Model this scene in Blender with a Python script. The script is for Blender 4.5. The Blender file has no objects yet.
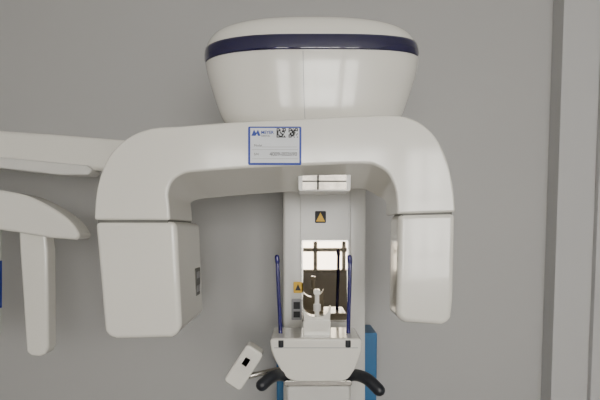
import bpy, bmesh, math, random
from mathutils import Vector
random.seed(4)
F=467.0; TH=math.radians(3.5); HOR=230.0; PY=HOR+F*math.tan(TH); ZC=1.45
def P(u,v,y):
    cx=(u-300)/F; cy=(PY-v)/F
    dy=cy*math.sin(TH)+math.cos(TH); dz=cy*math.cos(TH)-math.sin(TH)
    t=y/dy
    return Vector((cx*t,y,ZC+dz*t))

# ---------- materials ----------
def mat(name,col,rough=0.4,metal=0.0,coat=0.0,noise=0.0,nscale=8,bump=0.0,emit=None,es=0):
    m=bpy.data.materials.new(name); m.use_nodes=True
    nt=m.node_tree; b=nt.nodes["Principled BSDF"]
    b.inputs["Base Color"].default_value=(*col,1); b.inputs["Roughness"].default_value=rough
    b.inputs["Metallic"].default_value=metal; b.inputs["Coat Weight"].default_value=coat
    b.inputs["Coat Roughness"].default_value=0.09
    if emit: 
        b.inputs["Emission Color"].default_value=(*emit,1); b.inputs["Emission Strength"].default_value=es
    if noise>0 or bump>0:
        tc=nt.nodes.new("ShaderNodeTexCoord"); n=nt.nodes.new("ShaderNodeTexNoise")
        n.inputs["Scale"].default_value=nscale; n.inputs["Detail"].default_value=4
        nt.links.new(tc.outputs["Object"],n.inputs["Vector"])
        if noise>0:
            r=nt.nodes.new("ShaderNodeValToRGB")
            r.color_ramp.elements[0].color=(*[c*(1-noise) for c in col],1)
            r.color_ramp.elements[1].color=(*[min(1,c*(1+noise)) for c in col],1)
            nt.links.new(n.outputs["Fac"],r.inputs["Fac"]); nt.links.new(r.outputs["Color"],b.inputs["Base Color"])
        if bump>0:
            n2=nt.nodes.new("ShaderNodeTexNoise"); n2.inputs["Scale"].default_value=220
            nt.links.new(tc.outputs["Object"],n2.inputs["Vector"])
            bp=nt.nodes.new("ShaderNodeBump"); bp.inputs["Strength"].default_value=bump; bp.inputs["Distance"].default_value=0.002
            nt.links.new(n2.outputs["Fac"],bp.inputs["Height"]); nt.links.new(bp.outputs["Normal"],b.inputs["Normal"])
    return m
WHITE=mat("white_gloss_plastic",(0.77,0.75,0.69),0.22,coat=0.7,noise=0.01,nscale=3)
WHITE2=mat("white_satin_plastic",(0.66,0.65,0.62),0.35,coat=0.2,noise=0.01)
NAVY=mat("navy_gloss",(0.006,0.004,0.045),0.06,coat=1)
ROD=mat("rod_violet_blue",(0.012,0.008,0.12),0.25,coat=0.5)
BLUE=mat("blue_column_paint",(0.015,0.13,0.30),0.35)
BLUE2=mat("label_blue",(0.01,0.04,0.32),0.5)
PAPER=mat("label_paper",(0.72,0.74,0.78),0.6)
INK=mat("ink_black",(0.015,0.015,0.02),0.6)
GREY=mat("grey_line",(0.3,0.3,0.31),0.6)
SEAM=mat("seam_grey",(0.12,0.12,0.11),0.6)
YEL=mat("warning_yellow",(0.75,0.45,0.02),0.5)
BLACK=mat("black_rubber",(0.012,0.014,0.02),0.4)
MIR=mat("mirror_glass",(0.40,0.35,0.28),0.02,metal=1.0)
SMOKE=mat("smoked_window_glass",(0.13,0.12,0.105),0.12,metal=1.0,noise=0.5,nscale=30)
CHROME=mat("brushed_metal",(0.5,0.48,0.45),0.25,metal=1.0)
WALL=mat("wall_paint_grey",(0.45,0.446,0.438),0.6,noise=0.015,nscale=1.5,bump=0.1)
WALLR=mat("pillar_paint_grey",(0.52,0.517,0.515),0.6,noise=0.015,nscale=1.5,bump=0.1)
CEIL=mat("ceiling_paint",(0.7,0.7,0.68),0.8)
FLOORM=mat("floor_vinyl",(0.30,0.28,0.25),0.35,noise=0.08,nscale=5)
FRAME=mat("window_frame_grey",(0.35,0.34,0.32),0.4)
SKY=mat("window_daylight",(0.9,0.9,0.9),0.5,emit=(1.0,0.975,0.925),es=16.0)

root=bpy.data.objects.new("dental_xray_machine",None); bpy.context.collection.objects.link(root)
def finish(name,bm,m,parent=root,bevel=0,seg=4,smooth=True,ang=35):
    bmesh.ops.recalc_face_normals(bm,faces=bm.faces)
    me=bpy.data.meshes.new(name); bm.to_mesh(me); bm.free()
    o=bpy.data.objects.new(name,me); bpy.context.collection.objects.link(o)
    me.materials.append(m)
    if smooth:
        for p in me.polygons: p.use_smooth=True
    if bevel:
        b=o.modifiers.new("bevel","BEVEL"); b.width=bevel; b.segments=seg; b.limit_method='ANGLE'; b.angle_limit=math.radians(ang)
        if smooth: o.modifiers.new("wn","WEIGHTED_NORMAL").keep_sharp=False
    if parent: o.parent=parent
    return o
def loft(name,front,back,m,**k):
    bm=bmesh.new(); a=[bm.verts.new(p) for p in front]; b=[bm.verts.new(p) for p in back]
    bm.faces.new(a); bm.faces.new(b[::-1]); n=len(a)
    for i in range(n): bm.faces.new((a[i],b[i],b[(i+1)%n],a[(i+1)%n]))
    k.setdefault("smooth",bool(k.get("bevel",0)))
    return finish(name,bm,m,**k)
def prism(name,px,y0,y1,m,**k):
    f=[P(u,v,y0) for u,v in px]
    b=[Vector((p.x,y1,p.z)) for p in f]
    return loft(name,f,b,m,**k)
def rect(u0,v0,u1,v1): return [(u0,v0),(u1,v0),(u1,v1),(u0,v1)]
def rrect(u0,v0,u1,v1,r,n=5):
    out=[]
    for cx,cy,a in ((u1-r,v0+r,-90),(u1-r,v1-r,0),(u0+r,v1-r,90),(u0+r,v0+r,180)):
        for i in range(n+1):
            t=math.radians(a+90*i/n); out.append((cx+r*math.cos(t),cy+r*math.sin(t)))
    return out
def box(name,x0,x1,y0,y1,z0,z1,m,parent=None,bevel=0):
    bm=bmesh.new()
    bmesh.ops.create_cube(bm,size=1)
    for v in bm.verts: v.co=Vector((x0+(v.co.x+.5)*(x1-x0),y0+(v.co.y+.5)*(y1-y0),z0+(v.co.z+.5)*(z1-z0)))
    return finish(name,bm,m,parent=parent,bevel=bevel,smooth=bool(bevel))
def smoothpath(pts,closed=False,n=6):
    out=[];N=len(pts)
    for i in range(N-1):
        p0=pts[max(i-1,0)];p1=pts[i];p2=pts[i+1];p3=pts[min(i+2,N-1)]
        for j in range(n):
            t=j/n
            out.append(tuple(0.5*((2*p1[k])+(-p0[k]+p2[k])*t+(2*p0[k]-5*p1[k]+4*p2[k]-p3[k])*t*t+(-p0[k]+3*p1[k]-3*p2[k]+p3[k])*t**3) for k in range(len(p1))))
    out.append(tuple(pts[-1])); return out
def tube(name,pts,r,m,n=16):
    pts=[Vector(p) for p in smoothpath([tuple(p) for p in pts])] if len(pts)>2 else [Vector(p) for p in pts]
    bm=bmesh.new(); rings=[]; N=len(pts)
    ref=Vector((0,1,0)); seq=[]
    for i,p in enumerate(pts):
        d=(pts[min(i+1,N-1)]-pts[max(i-1,0)]).normalized()
        if i==0:
            for a in (80,55,30): seq.append((p-d*r*math.sin(math.radians(a)),d,r*math.cos(math.radians(a))))
        seq.append((p,d,r))
        if i==N-1:
            for a in (30,55,80): seq.append((p+d*r*math.sin(math.radians(a)),d,r*math.cos(math.radians(a))))
    for p,d,rr in seq:
        rf=ref if abs(d.dot(ref))<0.9 else Vector((1,0,0))
        s=d.cross(rf).normalized(); t=d.cross(s).normalized()
        rings.append([bm.verts.new(p+s*math.cos(2*math.pi*j/n)*rr+t*math.sin(2*math.pi*j/n)*rr) for j in range(n)])
    for a,b in zip(rings,rings[1:]):
        for j in range(n): bm.faces.new((a[j],a[(j+1)%n],b[(j+1)%n],b[j]))
    bm.faces.new(rings[0]); bm.faces.new(rings[-1])
    return finish(name,bm,m)

# ---------- room ----------
WY=2.42; XL=-2.6; XR=2.2; YB=-3.0; H=2.9
box("wall_back",XL-.1,XR+.1,WY,WY+.1,0,H,WALL)
box("wall_left",XL-.1,XL,YB,WY,0,H,WALL)
box("wall_right",XR,XR+.1,YB,WY,0,H,WALLR)
box("floor",XL-.1,XR+.1,YB-.1,WY+.1,-.1,0,FLOORM)
box("ceiling",XL-.1,XR+.1,YB-.1,WY+.1,H,H+.1,CEIL)
pb=P(546,230,WY).x
box("wall_pillar",pb,XR,WY-.10,WY,0,H,WALLR,bevel=0.004)
px2=P(597,230,WY-.13).x
box("trim_1",px2,px2+.5,WY-.13,WY-.10,0,H,WALLR,bevel=0.003)
box("baseboard_back",XL,pb,WY-.012,WY,0,.1,FRAME)
wins=[(-1.2,-0.6),(-0.2,1.1),(1.3,2.1)]
Z0,Z1=0.8,2.5
xs=[XL]+[c for w in wins for c in w]+[XR]
def addbox(bm,x0,x1,y0,y1,z0,z1):
    r=bmesh.ops.create_cube(bm,size=1)
    for v in r['verts']: v.co=Vector((x0+(v.co.x+.5)*(x1-x0),y0+(v.co.y+.5)*(y1-y0),z0+(v.co.z+.5)*(z1-z0)))
bm=bmesh.new()
addbox(bm,XL,XR,YB-.1,YB,0,Z0); addbox(bm,XL,XR,YB-.1,YB,Z1,H)
for i in range(0,len(xs),2): addbox(bm,xs[i],xs[i+1],YB-.1,YB,Z0,Z1)
finish("wall_front",bm,WALL,parent=None,smooth=False)
for i,(a,b) in enumerate(wins):
    w=bpy.data.objects.new("window_%d"%(i+1),None); bpy.context.collection.objects.link(w)
    bm=bmesh.new(); t=.05
    addbox(bm,a,b,YB-.06,YB-.0,Z0,Z0+t); addbox(bm,a,b,YB-.06,YB,Z1-t,Z1)
    addbox(bm,a,a+t,YB-.06,YB,Z0+t,Z1-t); addbox(bm,b-t,b,YB-.06,YB,Z0+t,Z1-t)
    for q in (1/3,2/3):
        mid=a+(b-a)*q; addbox(bm,mid-.03,mid+.03,YB-.055,YB-.005,Z0+t,Z1-t)
    addbox(bm,a+t,b-t,YB-.05,YB-.01,1.85,1.9); addbox(bm,a+t,b-t,YB-.05,YB-.01,1.12,1.18)
    finish("frame",bm,FRAME,parent=w,smooth=False)
    box("pane",a+.01,b-.01,YB-.09,YB-.07,Z0+.01,Z1-.01,SKY,parent=w)

# ---------- rotating arm ----------
YA=1.45
outer=smoothpath([(94,220),(95,200),(98,182),(105,163),(116,147),(132,135),(152,128),(180,126),(230,122),(300,118.5),(350,116),(392,115),(412,118.5),(428,128),(440,143),(449,165),(454,190),(456,212)],n=3)
inner=smoothpath([(397,214),(397,202),(395,188),(389,174),(378,166),(362,163),(300,165),(240,168),(200,171),(184,173),(173,180),(168,192),(169,206),(170,220)],n=3)
def ydepth(x):
    t=(x+0.62)/1.1; t=max(0,min(1,t)); return 0.34*(1-t)+0.16*t
fr=[];bk=[]
for u,v in outer:
    p=P(u,v,YA); fr.append(p); bk.append(Vector((p.x*.985,YA+ydepth(p.x),p.z-.005)))
for u,v in inner:
    p=P(u,v,YA); fr.append(p)
    drop=0
    if v<200: drop=0.062*min(1,(200-v)/28)
    bk.append(Vector((p.x,YA+ydepth(p.x),p.z-drop)))
loft("rotating_arm",fr,bk,WHITE,bevel=0.022,seg=6,ang=50)
lb=[(94.5,221.5),(170,221.5),(176,222.5),(181,326),(179,333),(172,338),(116,339.5),(108,337),(104,331)]
f=[P(u,v,YA) for u,v in lb]; b=[Vector((p.x,YA+.34,p.z)) for p in f]
loft("detector_housing",f,b,WHITE,bevel=0.016,seg=5)
prism("detector_seam",[(98,218),(168,218),(168,224),(98,224)],YA+.006,YA+.32,SEAM)
rb=[(399,214),(456,212.5),(454,300),(452,318),(449,323),(442,325.5),(406,323),(399,320),(397,314)]
f=[P(u,v,YA) for u,v in rb]; b=[Vector((p.x,YA+.14,p.z)) for p in f]
loft("tube_housing",f,b,WHITE,bevel=0.018,seg=5)
prism("tube_seam",[(402,210),(452,209),(452,216),(402,217)],YA+.006,YA+.13,SEAM)
xi=P(178.5,280,YA).x
zt=P(195,268,YA+.26).z; zb=P(195,295,YA+.26).z
box("detector_vent",xi-.003,xi+.004,YA+.225,YA+.295,zb,zt,SEAM,parent=root,bevel=.001)
for i in range(2):
    zz=zb+(zt-zb)*(i+.5)/2
    box("detector_vent_slot_%d"%(i+1),xi+.003,xi+.0055,YA+.24,YA+.285,zz-.012,zz+.012,GREY,parent=root)
# collimator window under arm centre (sits just proud of the sloping underside)
prism("arm_underside_block",rrect(298,150,351,191.5,3),YA+.09,YA+.24,WHITE2,bevel=.004)
prism("arm_underside_window",rect(302.5,155,346.5,189.5),YA+.088,YA+.10,SMOKE)
prism("arm_underside_window_clip",rect(317,160,319,189.5),YA+.084,YA+.09,SEAM)
prism("arm_underside_window_rail",rect(302.5,180.5,346.5,181.8),YA+.084,YA+.09,SEAM)

# ---------- label ----------
yl=YA-.0006
prism("label_border",rrect(248,126.5,301.5,165,1.5),yl-.001,YA+.004,BLUE2)
prism("label_paper",rect(250.3,137.8,299.3,162.8),yl-.002,yl,PAPER)
prism("label_header",rect(250.3,128,299.3,137.8),yl-.002,yl,PAPER)
prism("label_logo",[(251.3,135.8),(254,129.5),(256,133),(258,129.5),(260.5,135.8),(258,135.8),(257,133.5),(255.5,135.8)],yl-.003,yl-.001,BLUE2)
def text(name,s,u,v,h,m,y,bold=0):
    c=bpy.data.curves.new(name,'FONT'); c.body=s; c.size=h*YA/F*1.35; c.extrude=.0003; c.offset=bold
    o=bpy.data.objects.new(name,c); bpy.context.collection.objects.link(o)
    o.location=P(u,v,y); o.rotation_euler=(math.radians(90),0,0); c.materials.append(m); o.parent=root
text("label_brand_text","MEYER",261,133.8,3.1,BLUE2,yl-.0028,.0003)
text("label_subline_text","DENTAL",261.3,136.7,1.7,INK,yl-.0028)
text("label_number_text","4009-002690",269.5,155.8,3.8,INK,yl-.0028)
text("label_small_text","Model",254,146.5,2.3,INK,yl-.0028)
text("label_small_text_b","S/N",254,155.2,2.3,INK,yl-.0028)
for nm,u0 in (("qr_code_a",276.5),("qr_code_b",288.5)):
    bm=bmesh.new(); n=9
    for i in range(n):
        for j in range(n):
            on=random.random()<.55
            for a,bq in ((0,0),(0,n-3),(n-3,0)):
                if a<=i<a+3 and bq<=j<bq+3: on=not(i-a==1 and j-bq==1)
            if on:
                s=9.4/n; a=P(u0+i*s,128.2+j*s,yl-.0026); c=P(u0+(i+1)*s,128.2+(j+1)*s,yl-.0026)
                bm.faces.new([bm.verts.new(q) for q in (a,Vector((c.x,a.y,a.z)),Vector((c.x,a.y,c.z)),Vector((a.x,a.y,c.z)))])
    finish(nm,bm,INK,smooth=False)
prism("label_rule_1",rect(262,146.8,297,147.1),yl-.0026,yl,GREY)
prism("label_rule_2",rect(252,149.5,298,149.8),yl-.0026,yl,GREY)
prism("label_rule_3",rect(252,158.6,298,158.9),yl-.0026,yl,GREY)
# ---------- head ----------
YH=1.70
lv=[(136,60),(131,76),(125,84),(116,89),(106,92.5),(96,95.5),(86,98.5),(76,101),(66,102.5),(58,102.5),(51,101),(45,98),(40,93),(36,84),(33,70),(31.5,50),(30.8,22)]
lv=smoothpath(lv,n=4)
prof=[]
for v,hw in lv: prof.append((P(311,v,YH).z, hw*YH/F))
CX=P(311.5,60,YH).x
def hpt(z,hw,th,off=0):
    c,s=math.cos(th),math.sin(th); e=2/2.45
    dp=hw*.50
    x=(hw+off)*math.copysign(abs(c)**e,c); y=(dp+off)*math.copysign(abs(s)**e,s)
    return Vector((CX+x,YH+y,z))
bm=bmesh.new(); rings=[]; NS=96
for z,hw in prof: rings.append([bm.verts.new(hpt(z,hw,2*math.pi*j/NS)) for j in range(NS)])
for a,b_ in zip(rings,rings[1:]):
    for j in range(NS): bm.faces.new((a[j],a[(j+1)%NS],b_[(j+1)%NS],b_[j]))
bm.faces.new(rings[0]); bm.faces.new(rings[-1])
finish("gantry_head",bm,WHITE)
def hw_at(z):
    for (z0,h0),(z1,h1) in zip(prof,prof[1:]):
        if z0<=z<=z1: return h0+(h1-h0)*(z-z0)/(z1-z0)
    return prof[-1][1]
bm=bmesh.new(); cols=[]
zf=P(311,42.5,YH-.18).z; zs=P(311,62,YH).z; zs2=P(311,57,YH).z
for i in range(141):
    th=math.radians(-172+160*i/140); k=math.cos((i/140-.5)*math.pi)
    xx=hpt(0,1,th).x-CX
    ze=zs+(zs2-zs)*(xx+1)/2
    zc_=zf+(ze-zf)*abs(xx)**2
    hh=.0225*min(1,(max(k,0)/.16)**.5)+.001
    cols.append([bm.verts.new(hpt(zc_+hh*(1-2*j/8),hw_at(zc_+hh*(1-2*j/8)),th,.0018)) for j in range(9)])
for a,b_ in zip(cols,cols[1:]):
    for j in range(8): bm.faces.new((a[j],b_[j],b_[j+1],a[j+1]))
o=finish("head_blue_strip",bm,NAVY); s=o.modifiers.new("s","SOLIDIFY"); s.thickness=.003; s.offset=0
bm=bmesh.new(); prev=None
ths=-math.pi/2-.05
for z,hw in prof:
    if z>zf-.02: break
    p=hpt(z,hw,ths,.0006); q=p+Vector((.0018,0,0)); a=bm.verts.new(p); c=bm.verts.new(q)
    if prev: bm.faces.new((prev[0],prev[1],c,a))
    prev=(a,c)
finish("head_seam",bm,GREY,smooth=False)

# ---------- column ----------
YC=2.05
xc0=P(283,230,YC).x; xc1=P(366,230,YC).x
box("gantry_carriage",xc0+.01,xc1-.01,1.78,YC+.12,P(300,110,YH).z,P(300,60,YH).z,WHITE2,parent=root,bevel=.03)
box("column_body",xc0,xc1,YC,YC+.24,P(300,440,YC).z,P(300,80,YC).z,WHITE2,parent=root,bevel=.012)
prism("column_front_panel",rect(300,150,349,335),YC-.006,YC+.01,WHITE2,bevel=.003)
prism("column_right_cover",rect(350.5,150,365,420),YC-.008,YC+.01,WHITE2,bevel=.003)
bx0=P(276.5,360,YC+.14).x; bx1=P(377,360,YC+.14).x
box("column_blue_base",bx0,bx1,YC+.14,YC+.34,0.03,P(300,333,YC+.14).z,BLUE,parent=root,bevel=.006)
box("floor_plate",bx0-.1,bx1+.1,1.55,YC+.34,0,.04,WHITE2,parent=root,bevel=.01)
ym=YC-.008
prism("face_mirror_frame",rrect(301.5,240,348.5,322,2),ym-.004,YC,CHROME,bevel=.001)
prism("face_mirror",rrect(303,241.5,347,320,1.5),ym-.006,ym,MIR)
prism("warning_sticker_a",rrect(315,211,326,223,1),ym-.001,ym+.003,INK)
prism("warning_symbol_a",[(320.5,212.5),(325,221.5),(316,221.5)],ym-.002,ym,YEL)
prism("warning_sticker_b",rrect(293.5,282,303,293,1),YC-.012,YC+.002,YEL) 
prism("warning_symbol_b",[(298,284),(301,290.5),(295,290.5)],YC-.013,YC,INK)
prism("socket_plate",rrect(291.5,299,302,320,1),YC-.012,YC+.002,GREY,bevel=.001)
prism("socket_hole_1",rect(293.5,302,300,309),YC-.013,YC,INK)
prism("socket_hole_2",rect(293.5,311.5,300,317.5),YC-.013,YC,INK)

# ---------- chin table ----------
YT=1.68
tray=smoothpath([(270,341),(271,350),(275,360),(281,371),(288,379),(297,382)],n=3)+smoothpath([(340,382),(348,379),(354,371),(359,360),(362,350),(362,341)],n=3)+[(360,338.5),(272,338.5)]
prism("chin_table",tray,YT,YT+.2,WHITE,bevel=.008,seg=4,ang=50)
prism("chin_table_rim",rect(274,347.5,358,348.2),YT-.0006,YT+.003,GREY)
prism("table_support",[(292,350),(342,350),(338,380),(296,380)],YT+.18,YC+.02,WHITE2,bevel=.01)
prism("lower_plate",rrect(284,380.5,352,386,2),YT+.005,YT+.2,CHROME,bevel=.003)
prism("lower_cover",rrect(287,386,350,430,3),YT+.10,YC+.02,WHITE2,bevel=.008)
def cyl(name,u,v0,v1,y,rpx,m,r2=None):
    r=rpx*y/F; a=P(u,v0,y); b_=P(u,v1,y); bm=bmesh.new()
    bmesh.ops.create_cone(bm,cap_ends=True,segments=32,radius1=r,radius2=(r2 or rpx)*y/F,depth=abs(a.z-b_.z))
    for v in bm.verts: v.co+=Vector((a.x,y,(a.z+b_.z)/2))
    return finish(name,bm,m,bevel=.002,seg=2)
yc=YT+.09
prism("chin_rest_base",rrect(303,320,331,339,3),yc-.03,yc+.03,WHITE,bevel=.005)
prism("chin_rest_cup",smoothpath([(303,307),(305,312),(310,316),(316,317),(323,316),(328,312),(331,307)],n=3)+[(330,321),(304,321)],yc-.02,yc+.03,WHITE,bevel=.003)
cyl("bite_post",317,294,318,yc+.02,2.4,WHITE)
cyl("bite_post_collar",317,304,311,yc+.02,3.8,WHITE2)
prism("bite_fork",rrect(313.5,290,320.5,295,2),yc-.01,yc+.03,WHITE,bevel=.002)
for nm,pts in (("temple_rod_a",[(281,346),(280,320),(278.5,290),(277.5,262)]),("temple_rod_b",[(348,346),(348.5,320),(349.5,290),(350,262)])):
    tube(nm,[P(u,v,yc) for u,v in pts],.0078,ROD)
    u,v=pts[-1]; tube(nm+"_tip",[P(u,v,yc),P(u-.5,v-5,yc)],.0095,ROD)
    u,v=pts[0]; cyl(nm+"_socket",u,340,347,YT+.004,3.0,BLACK)
tube("handle_a",[P(292,379,YT+.06),P(282,375,YT+.02),P(272,377,YT-.03),P(262,385,YT-.06)],.022,BLACK)
tube("handle_b",[P(342,379,YT+.06),P(354,375,YT+.02),P(367,379,YT-.03),P(379,390,YT-.06)],.022,BLACK)
def orect(cu,cv,L,W,ang):
    pts=rrect(-W/2,-L/2,W/2,L/2,4); a=math.radians(ang)
    return [(cu+x*math.cos(a)-y*math.sin(a),cv+x*math.sin(a)+y*math.cos(a)) for x,y in pts]
prism("control_pendant",orect(243.5,368,44,20,33),YT-.02,YT+.05,WHITE,bevel=.007)
prism("control_pendant_button",orect(246,362,8,5,33),YT-.023,YT-.01,GREY,bevel=.001)
tube("pendant_bracket",[P(250,376,YT+.04),P(262,373,YT+.05),P(276,370,YT+.08),P(290,368,YT+.12)],.010,CHROME)

# ---------- cephalometric arm ----------
YB1=1.88
beam=[(-190,120),(0,130),(60,134),(120,139),(290,150),(290,176),(120,172),(95,170),(0,160),(-190,146)]
prism("ceph_beam",beam,YB1,YB1+.16,WHITE,bevel=.018,seg=5)
prism("ceph_beam_ridge",[(-190,148),(0,157),(86,165),(92,170),(88,175),(60,175),(0,168),(-190,158)],YB1-.03,YB1+.06,WHITE2,bevel=.008)
prism("ceph_hanger",rect(-150,140,-110,215),YB1,YB1+.1,WHITE2,bevel=.01)
head=[(-190,178),(-60,184)]+smoothpath([(0,190),(25,195),(47,205),(64,216),(74,226),(80,236)],n=3)+[(76,240),(50,238),(20,233),(0,230),(-60,225),(-190,215)]
prism("ceph_head",head,YB1-.10,YB1+.01,WHITE,bevel=.02,seg=5,ang=50)
prism("ceph_sensor",[(18,231),(45,233),(47,250),(48,348),(45,354),(40,357),(30,356),(26,352)],YB1-.07,YB1+.0,WHITE,bevel=.02,seg=5)
prism("ceph_positioner",rrect(-50,222,-13,340,5),YB1-.09,YB1,WHITE2,bevel=.008)
prism("ceph_positioner_strip",rect(-20,262,-11.5,311),YB1-.092,YB1-.01,BLUE2)

# ---------- camera ----------
cam=bpy.data.cameras.new("camera"); co=bpy.data.objects.new("camera",cam); bpy.context.collection.objects.link(co)
co.location=(0,0,ZC); co.rotation_euler=(math.pi/2-TH,0,0)
cam.sensor_width=36; cam.lens=F*36/600; cam.shift_y=(PY-200)/600; cam.clip_start=.02
bpy.context.scene.camera=co
w=bpy.data.worlds.new("world"); bpy.context.scene.world=w; w.use_nodes=True
w.node_tree.nodes["Background"].inputs[0].default_value=(.8,.9,1,1); w.node_tree.nodes["Background"].inputs[1].default_value=.5
